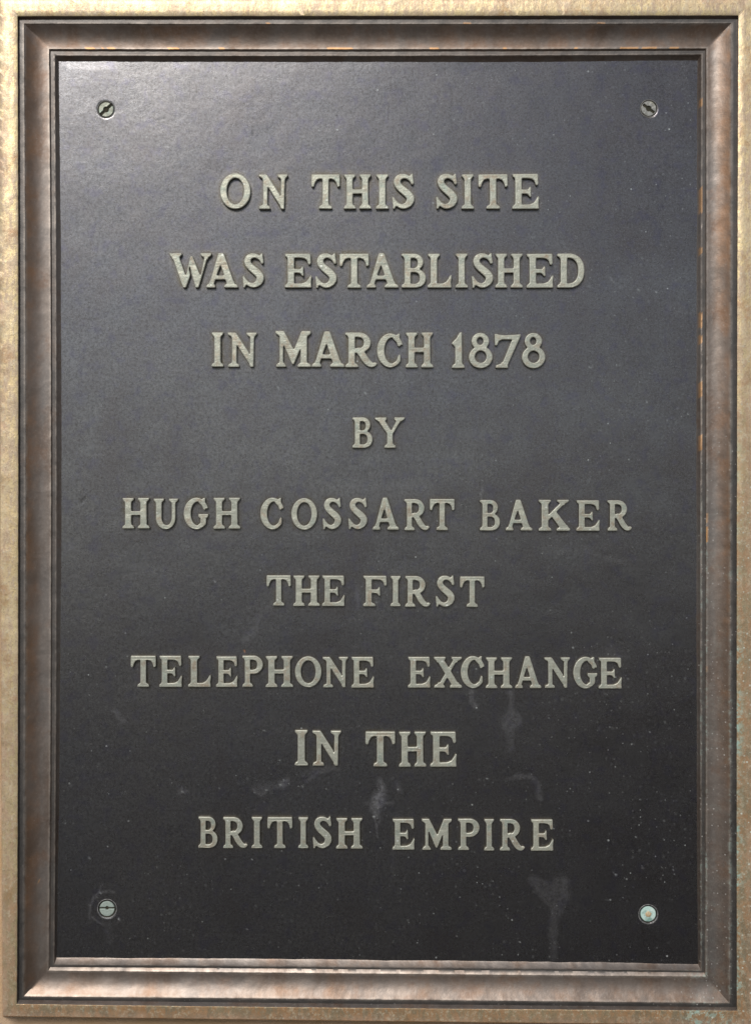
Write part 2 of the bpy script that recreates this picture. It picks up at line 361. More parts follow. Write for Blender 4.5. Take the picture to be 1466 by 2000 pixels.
# ------------------------------------------------------------------ glyphs: cast slab-serif capitals drawn in a cell 70 high
GN = 4                                    # raster samples per unit
PAD = 6
class Glyph:
    def __init__(s, w):
        s.w = w; s.nx = int((w + 2 * PAD) * GN); s.ny = int((70 + 2 * PAD) * GN)
        s.X, s.Y = np.meshgrid((np.arange(s.nx) + .5) / GN - PAD, (np.arange(s.ny) + .5) / GN - PAD)
        s.m = np.zeros((s.ny, s.nx), bool)
    def inpoly(s, pts):
        r = np.zeros_like(s.m); n = len(pts)
        for i in range(n):
            x0, y0 = pts[i]; x1, y1 = pts[(i + 1) % n]
            if y0 == y1: continue
            c = ((s.Y >= min(y0, y1)) & (s.Y < max(y0, y1)))
            r ^= c & (s.X < x0 + (s.Y - y0) * (x1 - x0) / (y1 - y0))
        return r
    def poly(s, *pts): s.m |= s.inpoly(pts); return s
    def cut(s, *pts): s.m &= ~s.inpoly(pts); return s
    def ell(s, cx, cy, rx, ry, p=2.0): return (np.abs((s.X - cx) / rx) ** p + np.abs((s.Y - cy) / ry) ** p) < 1
    def ring(s, cx, cy, rx, ry, ix, iy, ox=0, oy=0): s.m |= s.ell(cx, cy, rx, ry) & ~s.ell(cx + ox, cy + oy, ix, iy); return s
    def stem(s, x0, x1, y0=3, y1=67): return s.poly((x0, y0), (x1, y0), (x1, y1), (x0, y1))
    def top(s, x0, x1, a, b, y=0, h=6):       # serif on top of a stem a..b, spreading x0..x1
        return s.poly((x0, y), (x1, y), (x1 - 1.2, y + h - 1.5), (x1 - 2.5, y + h), (b + .3, y + h + 3.5), (b, y + h + 7), (a, y + h + 7), (a - .3, y + h + 3.5), (x0 + 2.5, y + h), (x0 + 1.2, y + h - 1.5))
    def bot(s, x0, x1, a, b, y=70, h=6.5):
        return s.poly((x0, y), (x1, y), (x1 - .8, y - h + 1), (x1 - 2, y - h), (b + .3, y - h - 2.5), (b, y - h - 6), (a, y - h - 6), (a - .3, y - h - 2.5), (x0 + 2, y - h), (x0 + .8, y - h + 1))
    def path(s, pts, n=14):                    # stroke of varying width through (x, y, w)
        P = [pts[0]] + list(pts) + [pts[-1]]; out = []
        for i in range(1, len(P) - 2):
            for k in range(n):
                t = k / n; q = []
                for d in range(3):
                    a, b, c, e = P[i - 1][d], P[i][d], P[i + 1][d], P[i + 2][d]
                    q.append(0.5 * (2 * b + (c - a) * t + (2 * a - 5 * b + 4 * c - e) * t * t + (3 * b - a - 3 * c + e) * t ** 3))
                out.append(q)
        out.append(list(pts[-1]))
        for x, y, w in out: s.m |= (s.X - x) ** 2 + (s.Y - y) ** 2 < (w / 2) ** 2
        return s

def make_glyphs():
    G = {}
    g = G['I'] = Glyph(25); g.stem(6, 19); g.top(0, 25, 6, 19); g.bot(0, 25, 6, 19)
    g = G['H'] = Glyph(54)
    for a in (0, 30): g.stem(a + 5.5, a + 18); g.top(a, a + 24, a + 5.5, a + 18); g.bot(a, a + 24, a + 5.5, a + 18)
    g.poly((15, 30), (40, 30), (40, 39.5), (15, 39.5))
    g = G['T'] = Glyph(57); g.stem(22, 35, 2); g.bot(15, 42, 22, 35)
    g.poly((0, 0), (57, 0), (57, 24), (55, 26.5), (51.5, 26), (50, 19), (46, 12), (40, 9.5), (35, 10), (22, 10), (17, 9.5), (11, 12), (7, 19), (5.5, 26), (2, 26.5), (0, 24))
    def E(w=53, bottom=True):
        g = Glyph(w); g.stem(6, 19, 1, 69)
        g.poly((0, 0), (10, 0), (10, 10), (6, 12), (5, 8), (2, 6.5)); 
        g.poly((6, 0), (50, 0), (51, 20), (49, 23.5), (45.5, 22.5), (43, 14), (38, 10), (30, 9), (6, 9))
        g.poly((17, 31), (31, 31), (33.5, 26), (36.5, 24.5), (37, 46), (35, 47), (32, 43), (29, 40), (17, 39.5))
        if bottom:
            g.poly((0, 70), (0.5, 64), (3, 63), (6, 59), (20, 61), (34, 60.5), (42, 57), (46, 51), (48.5, 45), (52, 44), (52.5, 47), (51, 58), (52, 70))
        else: g.bot(0, 27, 6, 19)
        return g
    G['E'] = E(); G['F'] = E(51, False)
    g = G['L'] = Glyph(47); g.stem(6, 19); g.top(0, 25, 6, 19)
    g.poly((0, 70), (.5, 64), (3, 63), (6, 59), (18, 61), (30, 60.5), (37, 56), (41, 50), (43.5, 44), (47, 43.5), (47, 48), (45.5, 58), (46.5, 70))
    g = G['N'] = Glyph(58); g.stem(9, 18.5, 6); g.bot(1, 24, 9, 18.5)
    g.poly((0, 0), (17, 0), (42, 40), (42, 52), (50, 70), (45, 70), (17, 22), (10, 13), (7, 8), (1, 5))
    g.poly((44, 3), (52, 3), (51, 70), (43.5, 67)); g.poly((16, 20), (50, 50), (50.5, 70), (46, 70))
    g.cut((18.5, 26), (43, 64), (40, 70), (18.5, 62)); g.stem(9, 18.5, 6); g.top(36, 58, 44, 52)
    g = G['O'] = Glyph(60); g.ring(30, 35, 30, 35.8, 16.5, 26)
    g = G['S'] = Glyph(43)
    g.path([(37.5, 20, 4), (35, 13, 6.5), (29, 7.5, 8.5), (21, 5.8, 9.8), (13, 9, 12), (10, 16.5, 13), (13, 25, 13.5), (21, 33, 14.5), (30, 41, 15), (34.5, 49, 14.5), (32.5, 57.5, 13.5), (26, 63.5, 11), (18, 64.8, 9.5), (11, 61, 7.5), (6, 54, 5), (3, 48, 3.5)])
    g.poly((33, 5), (35.5, 1), (39, 0), (39.5, 6), (41, 20), (39.5, 22.5), (36.5, 22.5), (34, 15)); 
    g.poly((0.5, 45), (3.5, 46), (6, 54), (11, 62), (6.5, 67), (5.5, 70.5), (2, 70), (2, 64), (1, 55))
    g = G['A'] = Glyph(63)
    g.poly((24, 0), (35, 0), (56, 61), (56, 66), (42, 66), (28.5, 24), (15, 64), (6, 64))
    g.poly((18, 45), (40, 45), (42, 53.5), (16, 53.5)); g.cut((28.5, 24), (35, 45), (21, 45)); g.bot(0, 19, 6.5, 13.5); g.bot(35, 63, 43, 56)
    g = G['B'] = Glyph(48)
    g.m |= g.inpoly([(0, 0), (25, 0), (25, 36), (6, 36), (6, 12), (4, 7), (0, 5)]) | (g.ell(25, 17.5, 18, 17.5) & (g.X > 24))
    g.m |= g.inpoly([(6, 30), (26, 30), (26, 70), (0, 70), (.5, 64), (4, 62), (6, 58)]) | (g.ell(26, 50.5, 22, 19.5, 2.2) & (g.X > 25))
    c1 = (g.ell(22, 19.5, 9.5, 10, 2.6) & (g.X > 18.5)) | g.inpoly([(18.5, 9.5), (24, 9.5), (24, 29.5), (18.5, 29.5)])
    c2 = (g.ell(24, 50, 11.5, 11.5, 2.6) & (g.X > 18.5)) | g.inpoly([(18.5, 38.5), (25, 38.5), (25, 61.5), (18.5, 61.5)])
    g.m &= ~(c1 | c2)
    def Cc(w, gee=False):
        g = Glyph(w); g.ring(28, 35, 28, 35.8, 15.5, 26.5, 3.5)
        g.cut((36, 24), (80, 24), (80, 47 if not gee else 44), (41, 47 if not gee else 44)); g.cut((50, 40), (80, 40), (80, 90), (50, 90))
        g.poly((38, 6), (43.5, 0), (48.5, -.5), (48, 8), (49.5, 24), (48, 27), (44, 26.5), (41, 18), (33, 10))
        if not gee: g.poly((48.5, 43), (50.5, 46), (48, 55), (40, 65), (33, 62), (41, 56), (45.5, 44.5))
        else:
            g.stem(37.5, 49.5, 42, 60); g.poly((37.5, 55), (49.5, 55), (48, 61), (41, 67), (32, 70), (32, 60), (37.5, 56))
            g.poly((32, 36), (56, 36), (54, 43), (50, 46), (37, 46), (33, 43))
        return g
    G['C'] = Cc(50); G['G'] = Cc(56, True)
    g = G['D'] = Glyph(53)
    g.m |= g.inpoly([(0, 0), (24, 0), (24, 70), (0, 70), (.5, 64), (4, 62.5), (6.5, 58), (6.5, 12), (4, 7.5), (0, 6)]) | (g.ell(22, 35, 31, 35, 2.25) & (g.X > 22))
    g.m &= ~((g.ell(20, 35, 20.5, 26, 2.4) & (g.X > 19.5)))
    g = G['K'] = Glyph(61); g.stem(6, 19); g.top(0, 25, 6, 19); g.bot(0, 25, 6, 19)
    g.poly((17, 36), (41, 8), (52, 6), (17, 49)); g.top(35, 59, 43, 50, 0, 6); g.poly((23, 34), (32, 24), (58, 64), (42, 65)); g.bot(34, 61, 42, 56)
    g = G['M'] = Glyph(71)
    g.stem(9, 16.5, 3); g.stem(50, 63, 3); g.poly((0, 0), (18, 0), (37, 36), (52, 0), (71, 0), (70, 6), (64, 10), (50, 34), (37, 65), (34, 65), (15, 27), (8, 10), (1, 5))
    g.bot(2, 24, 9, 16.5); g.bot(44, 71, 50, 63); g.cut((16.5, 26), (34, 66), (30, 72), (25, 72), (16.5, 58)); g.cut((50, 34), (37.5, 66), (42, 72), (44, 62), (50, 59))
    def PR(w, leg):
        g = Glyph(w)
        g.m |= g.inpoly([(0, 0), (27, 0), (27, 41), (6, 41), (6, 12), (4, 7), (0, 5)]) | (g.ell(26, 20.5, 22, 20.5) & (g.X > 25))
        g.m &= ~((g.ell(22, 20.5, 12.5, 11, 2.5) & (g.X > 18.5)) | g.inpoly([(18.5, 9.5), (23, 9.5), (23, 31.5), (18.5, 31.5)]))
        g.stem(6, 18.5, 8); g.bot(0, 25, 6, 18.5)
        if leg:
            g.path([(25, 36, 12), (31, 43, 13), (37, 53, 13.5), (44, 61.5, 12.5), (52, 65, 8.5), (57, 63, 5)])
            g.cut((18.5, 43), (22, 42), (30, 55), (34, 64), (30, 75), (25, 62), (18.5, 57)); g.stem(6, 18.5, 8); g.bot(0, 25, 6, 18.5)
            g.poly((50, 61), (56, 59), (60, 61.5), (58, 66), (51, 70), (44, 69))
        return g
    G['P'] = PR(48, False); G['R'] = PR(61, True)
    g = G['U'] = Glyph(56); g.stem(6, 19, 3, 46); g.stem(41, 49.5, 3, 46); g.top(0, 25, 6, 19); g.top(34, 56, 41, 49.5)
    g.m |= (g.ell(27.8, 44, 21.8, 26.5) & (g.Y > 43)) & ~(g.ell(30, 43, 11, 17.5) & (g.Y > 42.9))
    g = G['W'] = Glyph(83)
    g.poly((5, 4), (19, 4), (33, 46), (41, 6), (46, 6), (61, 46), (69, 4), (76, 4), (57, 70), (51, 70), (43, 40), (33, 70), (27, 70))
    g.cut((38.5, 30), (40, 26), (43, 38), (41.5, 46)); g.top(0, 26, 6, 19); g.top(60, 83, 68, 75.5)
    g = G['X'] = Glyph(62)
    g.poly((5, 4), (21, 4), (57, 66), (41, 66)); g.poly((44, 4), (53, 4), (19, 66), (9, 66))
    g.top(0, 27, 7, 21, 0, 6); g.top(38, 62, 44, 52, 0, 6); g.bot(1, 25, 9, 18); g.bot(35, 62, 42, 55)
    g = G['Y'] = Glyph(68)
    g.poly((6, 4), (21, 4), (37, 30), (50, 4), (60, 4), (40.5, 38), (40.5, 66), (27.5, 66), (27.5, 38)); g.stem(27.5, 40.5, 36, 67)
    g.poly((0, 0), (27, 0), (26, 6.5), (21, 9), (10, 10), (2, 5)); g.poly((43, 0), (68, 0), (66, 5), (58, 10), (48, 9), (44, 6)); g.bot(21, 47, 27.5, 40.5)
    g = G['1'] = Glyph(25); g.poly((20, 0), (20, 68), (6.5, 68), (6.5, 30), (3, 25), (0, 23.5), (1, 20), (9, 12), (15, 1)); g.bot(0, 25, 6.5, 20)
    g = G['7'] = Glyph(52)
    g.poly((0, 2), (3, 1), (10, 3), (20, 4), (52, 2), (50, 8), (25, 66), (13, 66), (32, 17), (35, 13), (14, 13), (8, 17), (5.5, 25), (1, 25)); g.bot(2, 27, 13, 24)
    g = G['8'] = Glyph(47)
    g.m |= g.ell(23, 16.5, 17.5, 17) | g.ell(23.5, 48.5, 23.5, 22.3) | g.inpoly([(12, 25), (34, 25), (36, 33), (10, 33)])
    g.m &= ~(g.ell(22.5, 16, 6.2, 7.5) | g.ell(23.5, 47.5, 11.3, 12))
    return G

def contours(fld, lev, step):
    """marching squares on fld (rows = y), returns closed loops in grid index units"""
    a = fld[::step, ::step]; ny, nx = a.shape
    nxt = {}
    def ip(r0, c0, r1, c1):
        v0, v1 = a[r0, c0], a[r1, c1]; t = (lev - v0) / (v1 - v0)
        return ((c0 + (c1 - c0) * t) * step, (r0 + (r1 - r0) * t) * step)
    ins = a > lev
    mixc = (ins[:-1, :-1].astype(int) + ins[1:, :-1] + ins[:-1, 1:] + ins[1:, 1:]); rows, cols = np.where((mixc > 0) & (mixc < 4))
    pos = {}
    for r, c in zip(rows, cols):
        tl, tr, br, bl = ins[r, c], ins[r, c + 1], ins[r + 1, c + 1], ins[r + 1, c]
        e = {'t': ('h', r, c), 'r': ('v', r, c + 1), 'b': ('h', r + 1, c), 'l': ('v', r, c)}
        code = tl * 8 + tr * 4 + br * 2 + bl
        tab = {1: 'lb', 2: 'br', 3: 'lr', 4: 'rt', 5: 'lt rb', 6: 'bt', 7: 'lt', 8: 'tl', 9: 'tb', 10: 'tr bl', 11: 'tr', 12: 'rl', 13: 'rb', 14: 'bl'}
        for seg in tab[code].split():
            nxt.setdefault(e[seg[0]], []).append(e[seg[1]])
            for q in (e[seg[0]], e[seg[1]]):
                if q not in pos:
                    pos[q] = ip(q[1], q[2], q[1], q[2] + 1) if q[0] == 'h' else ip(q[1], q[2], q[1] + 1, q[2])
    loops = []
    while nxt:
        s0 = next(iter(nxt)); cur = s0; lp = []
        while cur in nxt:
            lp.append(pos[cur]); l = nxt[cur]; n2 = l.pop()
            if not l: del nxt[cur]
            cur = n2
        if len(lp) > 8: loops.append(np.array(lp))
    return loops

def solid_from_loops(name, loops, depth_top, depth_bot, bev):
    """loops in layout units (x right, y up); filled and bevelled slab standing on the panel"""
    cu = bpy.data.curves.new(name, 'CURVE'); cu.dimensions = '2D'; cu.fill_mode = 'BOTH'
    half = (depth_top + depth_bot) / 2
    cu.extrude = half - bev; cu.bevel_depth = bev; cu.bevel_resolution = 1; cu.offset = -bev
    for lp in loops:
        sp = cu.splines.new('POLY'); sp.points.add(len(lp) - 1)
        co = np.zeros((len(lp), 4)); co[:, :2] = lp; co[:, 3] = 1
        sp.points.foreach_set('co', co.ravel()); sp.use_cyclic_u = True
    ob = bpy.data.objects.new(name, cu); col.objects.link(ob)
    dg = bpy.context.evaluated_depsgraph_get(); dg.update()
    me = bpy.data.meshes.new_from_object(ob.evaluated_get(dg), depsgraph=dg)
    bpy.data.objects.remove(ob); bpy.data.curves.remove(cu)
    n = len(me.vertices); co = np.zeros(n * 3); me.vertices.foreach_get('co', co); co = co.reshape(-1, 3)
    z = co[:, 2] + (depth_top - half)
    top = z > depth_top * 0.4
    z = z + top * fbm(co[:, 0] / 12 + 40, co[:, 1] / 12 + len(name)) * 1.0
    # draft: the foot of the casting is a little wider than its face
    me.vertices.foreach_set('co', np.stack([co[:, 0] * S, -z * S, co[:, 1] * S], -1).ravel().astype(np.float32))
    me.name = name; me.update(); me.materials.clear()
    return me

LH = 7.5
GL = make_glyphs(); GM = {}
for ch, g in GL.items():
    jit = gblur(rng.rand(*g.m.shape) - 0.5, 5) * 2.0
    g.f = gblur(g.m.astype(float), 3.6) + jit * 0.9
    loops = contours(g.f, 0.455, 3)
    lo = []
    for lp in loops:
        x = (lp[:, 0] + .5) / GN - PAD; y = (lp[:, 1] + .5) / GN - PAD
        lo.append(np.stack([x - g.w / 2, 35 - y], -1))
    GM[ch] = solid_from_loops('letter_' + ch, lo, LH, 3.0, 1.9)

m_letter = mat_letter()
LINES = [
 ('first line', [('O', 429.5, 489.6, 338, 409), ('N', 504.6, 562, 340, 409.5), ('T', 607.5, 664, 340, 409), ('H', 671, 725, 340, 409), ('I', 733.6, 759, 340, 409), ('S', 765.5, 809, 338.6, 409),
   ('S', 851, 893, 338.6, 409), ('I', 900.5, 925.5, 340, 409), ('T', 933.6, 991.5, 340, 409), ('E', 999.6, 1052.7, 339, 409)]),
 ('second line', [('W', 330.5, 413.6, 494, 563), ('A', 402.5, 465, 494, 563), ('S', 473.7, 515.7, 494, 563), ('E', 555.6, 609, 495, 563), ('S', 615.6, 657.6, 494, 563.5), ('T', 662.7, 720.7, 495, 563.5),
   ('A', 715.6, 778, 494, 563), ('B', 783.5, 831.5, 495, 563), ('L', 834.5, 882, 495, 563), ('I', 889, 913.5, 495, 563), ('S', 920.7, 962.7, 494, 563.5), ('H', 966.6, 1020.6, 495, 563), ('E', 1027.5, 1080.6, 495, 563), ('D', 1087.5, 1140.7, 495, 563)]),
 ('third line', [('I', 412.8, 436.8, 649, 717.5), ('N', 444, 502, 649, 718), ('M', 537, 607.5, 646, 718), ('A', 608.7, 672.6, 647, 718), ('R', 673.8, 736.4, 649, 718.5), ('C', 735.9, 786, 651, 719), ('H', 791.7, 846, 649, 719),
   ('1', 882, 907, 648.6, 720), ('8', 915, 961.4, 650, 720.5), ('7', 965, 1016.7, 652, 720), ('8', 1018.7, 1064.5, 650, 720.5)]),
 ('fourth line', [('B', 687.7, 727.3, 815, 876), ('Y', 731.6, 791, 815, 876)]),
 ('fifth line', [('H', 239, 292.3, 972.4, 1033.5), ('U', 299.7, 348.2, 974, 1035), ('G', 358.6, 407.4, 972, 1035), ('H', 416.5, 469.7, 972, 1034), ('C', 508.4, 554, 972, 1035.5), ('O', 568.8, 619.5, 973, 1036), ('S', 630, 666.4, 972, 1035),
   ('S', 680, 717, 972, 1035), ('A', 727.3, 778.9, 972, 1036), ('R', 789.2, 838.3, 974.5, 1037), ('T', 838.9, 887.5, 974.5, 1037), ('B', 936.4, 976, 976.5, 1037.5), ('A', 986.9, 1039.3, 976, 1037.5), ('K', 1051, 1113, 976, 1038), ('E', 1124.7, 1171, 977, 1038), ('R', 1185.5, 1233.3, 977, 1038)]),
 ('sixth line', [('T', 520.5, 568.2, 1123.8, 1184.5), ('H', 572.3, 624.7, 1124, 1185), ('E', 628.8, 673.5, 1124, 1185), ('F', 708.7, 755, 1124.6, 1185.5), ('I', 762, 782.4, 1125, 1185.5), ('R', 790.6, 840.2, 1125, 1186.5), ('S', 850.6, 887.4, 1124, 1186.5), ('T', 897.7, 946, 1126, 1187)]),
 ('seventh line', [('T', 255.3, 304.8, 1281, 1343), ('E', 311, 356, 1281, 1343), ('L', 367.2, 412.2, 1281, 1343), ('E', 421.8, 464.4, 1282, 1343), ('P', 473, 513.5, 1280.5, 1343), ('H', 518.6, 572.5, 1281.5, 1343.5), ('O', 576, 627.8, 1282, 1343.5), ('N', 629.8, 680, 1283, 1344), ('E', 685.8, 730.5, 1283, 1344.5),
   ('E', 796.3, 840.6, 1283, 1344.5), ('X', 846.4, 902, 1283, 1345), ('C', 899.3, 945.7, 1281.5, 1345.5), ('H', 948, 1000, 1284, 1345.5), ('A', 1005.3, 1056.5, 1282, 1345.5), ('N', 1062.3, 1112.8, 1284, 1345), ('G', 1118.6, 1166.3, 1283, 1346), ('E', 1168, 1214, 1284.6, 1346)]),
 ('eighth line', [('I', 575.3, 601.5, 1426, 1496.5), ('N', 609.4, 666.3, 1427, 1497), ('T', 713.4, 771.7, 1428.8, 1498.5), ('H', 778.5, 832, 1429, 1499), ('E', 839.6, 891.8, 1429, 1499)]),
 ('ninth line', [('B', 387.2, 425, 1595.3, 1657.5), ('R', 435.6, 483.6, 1596, 1658), ('I', 491, 512.6, 1596, 1658), ('T', 522.2, 571.2, 1596, 1658), ('I', 582, 602.2, 1596.5, 1658), ('S', 611, 647.6, 1595, 1658.5), ('H', 656, 708.2, 1598, 1659),
   ('E', 766, 809.7, 1599.6, 1661), ('M', 822.8, 882, 1599.6, 1661.5), ('P', 893.7, 936, 1599, 1662), ('I', 944.7, 964.7, 1600, 1662.5), ('R', 975.6, 1024.7, 1600, 1663), ('E', 1036, 1080.6, 1600.4, 1663)]),
]
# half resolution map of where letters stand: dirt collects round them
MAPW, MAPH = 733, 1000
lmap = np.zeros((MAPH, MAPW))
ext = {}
for ch, g in GL.items():
    ysn, xsn = np.where(g.f > 0.5)
    ext[ch] = (xsn.min() / GN - PAD, (xsn.max() + 1) / GN - PAD, ysn.min() / GN - PAD, (ysn.max() + 1) / GN - PAD)
rr = random.Random(5)
for lname, letters in LINES:
    for ch, x0, x1, y0, y1 in letters:
        g = GL[ch]; e = ext[ch]; y1 -= 0.8
        sx = (x1 - x0) / (e[1] - e[0]); sy = (y1 - y0) / (e[3] - e[2])
        cx = (x0 + x1) / 2 - ((e[0] + e[1]) / 2 - g.w / 2) * sx; cy = (y0 + y1) / 2 - ((e[2] + e[3]) / 2 - 35) * sy
        o = link('numeral' if ch.isdigit() else 'letter', GM[ch], ROOT, m_letter)
        p = W(cx, cy, LH); k = 1 - LH / D
        o.location = (p[0], -rr.uniform(-0.4, 0.4) * S, p[2] - H0); o.scale = (sx * k, rr.uniform(0.95, 1.06), sy * k)
        o.rotation_euler = (0, rr.uniform(-0.006, 0.006), 0)
        o['label'] = ('raised numeral ' if ch.isdigit() else 'raised capital letter ') + ch + ' in the ' + lname
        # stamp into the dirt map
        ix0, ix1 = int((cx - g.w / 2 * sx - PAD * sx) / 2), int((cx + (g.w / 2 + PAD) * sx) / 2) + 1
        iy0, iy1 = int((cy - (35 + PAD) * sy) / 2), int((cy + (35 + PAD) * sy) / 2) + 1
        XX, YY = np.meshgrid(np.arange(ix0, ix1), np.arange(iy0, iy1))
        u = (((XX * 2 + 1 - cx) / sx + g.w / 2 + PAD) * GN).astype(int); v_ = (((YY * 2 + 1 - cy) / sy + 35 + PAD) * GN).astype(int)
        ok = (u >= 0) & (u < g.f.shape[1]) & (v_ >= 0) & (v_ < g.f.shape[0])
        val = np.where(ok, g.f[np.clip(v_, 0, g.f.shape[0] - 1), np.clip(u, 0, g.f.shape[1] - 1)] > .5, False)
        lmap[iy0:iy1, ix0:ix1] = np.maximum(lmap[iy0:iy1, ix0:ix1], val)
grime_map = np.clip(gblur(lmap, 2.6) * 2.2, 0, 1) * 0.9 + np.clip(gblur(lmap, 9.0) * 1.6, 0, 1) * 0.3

# ------------------------------------------------------------------ panel
NX, NY = 500, 700
tu, tv = np.meshgrid(np.linspace(0, 1, NX), np.linspace(0, 1, NY))
L, Rt, T, B, _ = RINGS['pan']
e0, e1 = -0.0025, 1.0025       # tuck the rim of the sheet under the moulding
tu2 = e0 + (e1 - e0) * tu; tv2 = e0 + (e1 - e0) * tv
px = quad(L, tv2) * (1 - tu2) + quad(Rt, tv2) * tu2
py = quad(T, tu2) * (1 - tv2) + quad(B, tu2) * tv2
def samp(m):
    x = np.clip(px / 2 - .5, 0, MAPW - 1.01); y = np.clip(py / 2 - .5, 0, MAPH - 1.01)
    xi = x.astype(int); yi = y.astype(int); fx = x - xi; fy = y - yi
    return (m[yi, xi] * (1 - fx) + m[yi, xi + 1] * fx) * (1 - fy) + (m[yi + 1, xi] * (1 - fx) + m[yi + 1, xi + 1] * fx) * fy
def strokes(lst):
    """lst of (points [(x, y, w)], opacity, edge softness)"""
    out = np.zeros_like(px)
    for pts, op, soft in lst:
        x0 = min(p[0] - p[2] for p in pts) - 30; x1 = max(p[0] + p[2] for p in pts) + 30
        y0 = min(p[1] - p[2] for p in pts) - 30; y1 = max(p[1] + p[2] for p in pts) + 30
        sel = (px > x0) & (px < x1) & (py > y0) & (py < y1)
        X = px[sel] + fbm(px[sel] / 14, py[sel] / 14) * 9; Y = py[sel] + fbm(px[sel] / 14 + 70, py[sel] / 14) * 9
        d = np.full(X.shape, 1e9)
        for (ax, ay, aw), (bx, by, bw) in zip(pts[:-1], pts[1:]):
            vx, vy = bx - ax, by - ay; tt = np.clip(((X - ax) * vx + (Y - ay) * vy) / (vx * vx + vy * vy + 1e-9), 0, 1)
            d = np.minimum(d, np.hypot(X - ax - tt * vx, Y - ay - tt * vy) - (aw + (bw - aw) * tt) / 2)
        out[sel] = np.maximum(out[sel], op * np.clip(0.5 - d / soft, 0, 1))
    return out
stain = strokes([
 ([(1040, 1718, 20), (1065, 1740, 34), (1085, 1752, 50), (1086, 1772, 28), (1080, 1795, 17), (1080, 1835, 13), (1080, 1868, 12)], .50, 9),
 ([(1094, 1728, 34), (1092, 1748, 44)], .50, 10),
 ([(742, 1522, 6), (747, 1545, 14), (738, 1565, 26), (733, 1580, 20), (735, 1592, 10)], .62, 9),
 ([(731, 1592, 5), (735, 1610, 3), (736, 1634, 2)], .6, 4), ([(742, 1592, 3), (740, 1610, 2)], .5, 3),
 ([(715, 1568, 5), (735, 1572, 8), (765, 1566, 4)], .4, 7), ([(775, 1530, 4), (780, 1545, 7)], .35, 5),
 ([(600, 1524, 5), (625, 1508, 6), (650, 1503, 3)], .45, 6), ([(590, 1512, 4), (640, 1500, 8), (662, 1503, 5)], .3, 9),
 ([(552, 1532, 14), (562, 1524, 8)], .55, 8), ([(497, 1544, 6), (512, 1552, 8), (524, 1543, 5)], .5, 6), ([(500, 1540, 10), (545, 1536, 10)], .28, 10),
 ([(354, 1546, 9), (364, 1546, 6)], .5, 8),
 ([(998, 1350, 14), (998, 1385, 12), (1000, 1405, 34), (993, 1415, 30), (996, 1440, 9), (996, 1464, 9)], .36, 9),
 ([(921, 1350, 10), (922, 1368, 11), (930, 1380, 10)], .45, 6),
 ([(990, 1524, 4), (1012, 1514, 12), (1035, 1518, 10), (1050, 1530, 9), (1052, 1556, 11)], .36, 7),
 ([(697, 1148, 6), (698, 1172, 9)], .42, 7), ([(694, 1160, 5), (700, 1185, 6)], .3, 7),
 ([(532, 1180, 5), (505, 1205, 7), (500, 1225, 10), (480, 1252, 16)], .26, 10),
 ([(222, 1388, 6), (232, 1398, 9), (243, 1408, 8)], .40, 7),
 ([(1125, 1076, 4), (1175, 1088, 4), (1218, 1100, 7), (1240, 1092, 4)], .20, 9), ([(1070, 1085, 3), (1110, 1075, 5)], .2, 9), ([(1143, 1072, 8), (1148, 1080, 6)], .28, 8),
 ([(1275, 1240, 8), (1270, 1380, 5)], .0, 9), ([(1190, 1270, 20), (1210, 1280, 16)], .16, 20),
 ([(1262, 255, 40), (1290, 300, 60), (1240, 290, 30)], .13, 60),
 ([(768, 1665, 8), (766, 1725, 6)], .18, 9), ([(690, 855, 4), (770, 848, 3)], .0, 4),
 ([(525, 345, 4), (560, 322, 3), (600, 326, 2)], .3, 5), ([(700, 962, 60), (830, 966, 50)], .12, 30),
 ([(940, 955, 2.5), (937, 972, 2.5)], .8, 2.5), ([(1190, 542, 2), (1198, 554, 2)], .8, 3),
 ([(1325, 608, 3), (1345, 614, 3)], .35, 5), ([(1310, 600, 20), (1330, 610, 12)], .16, 16),
 # chipped ring round the lower left screw
 ([(178, 1800, 2), (175, 1780, 3), (176, 1765, 3), (183, 1752, 3), (196, 1742, 4), (208, 1744, 3)], .55, 4), ([(196, 1737, 3), (200, 1728, 2)], .4, 3),
 ([(216, 1741, 3), (222, 1743, 5)], .65, 4), ([(183, 1793, 3), (192, 1802, 4), (200, 1806, 3)], .45, 4), ([(228, 1800, 3), (232, 1796, 4)], .5, 4), ([(210, 1808, 10), (214, 1840, 8)], .14, 12),
])
dark = strokes([
 ([(160, 982, 5), (166, 975, 7), (167, 970, 3)], .7, 3), ([(493, 257, 2), (494, 263, 3)], .8, 3), ([(940, 750, 2), (946, 744, 3)], .5, 3),
 ([(1060, 782, 4), (1068, 775, 3)], .5, 4), ([(300, 236, 1.5), (322, 232, 2)], .6, 2.5), ([(1206, 1250, 2), (1216, 1253, 2.5)], .9, 2.5),
 ([(193, 274, 2), (198, 279, 2)], .5, 2), ([(845, 880, 1.5), (853, 885, 2)], .5, 2), ([(194, 1832, 12), (200, 1834, 8)], .35, 12), ([(207, 243, 20), (216, 243, 14)], .18, 10),
])
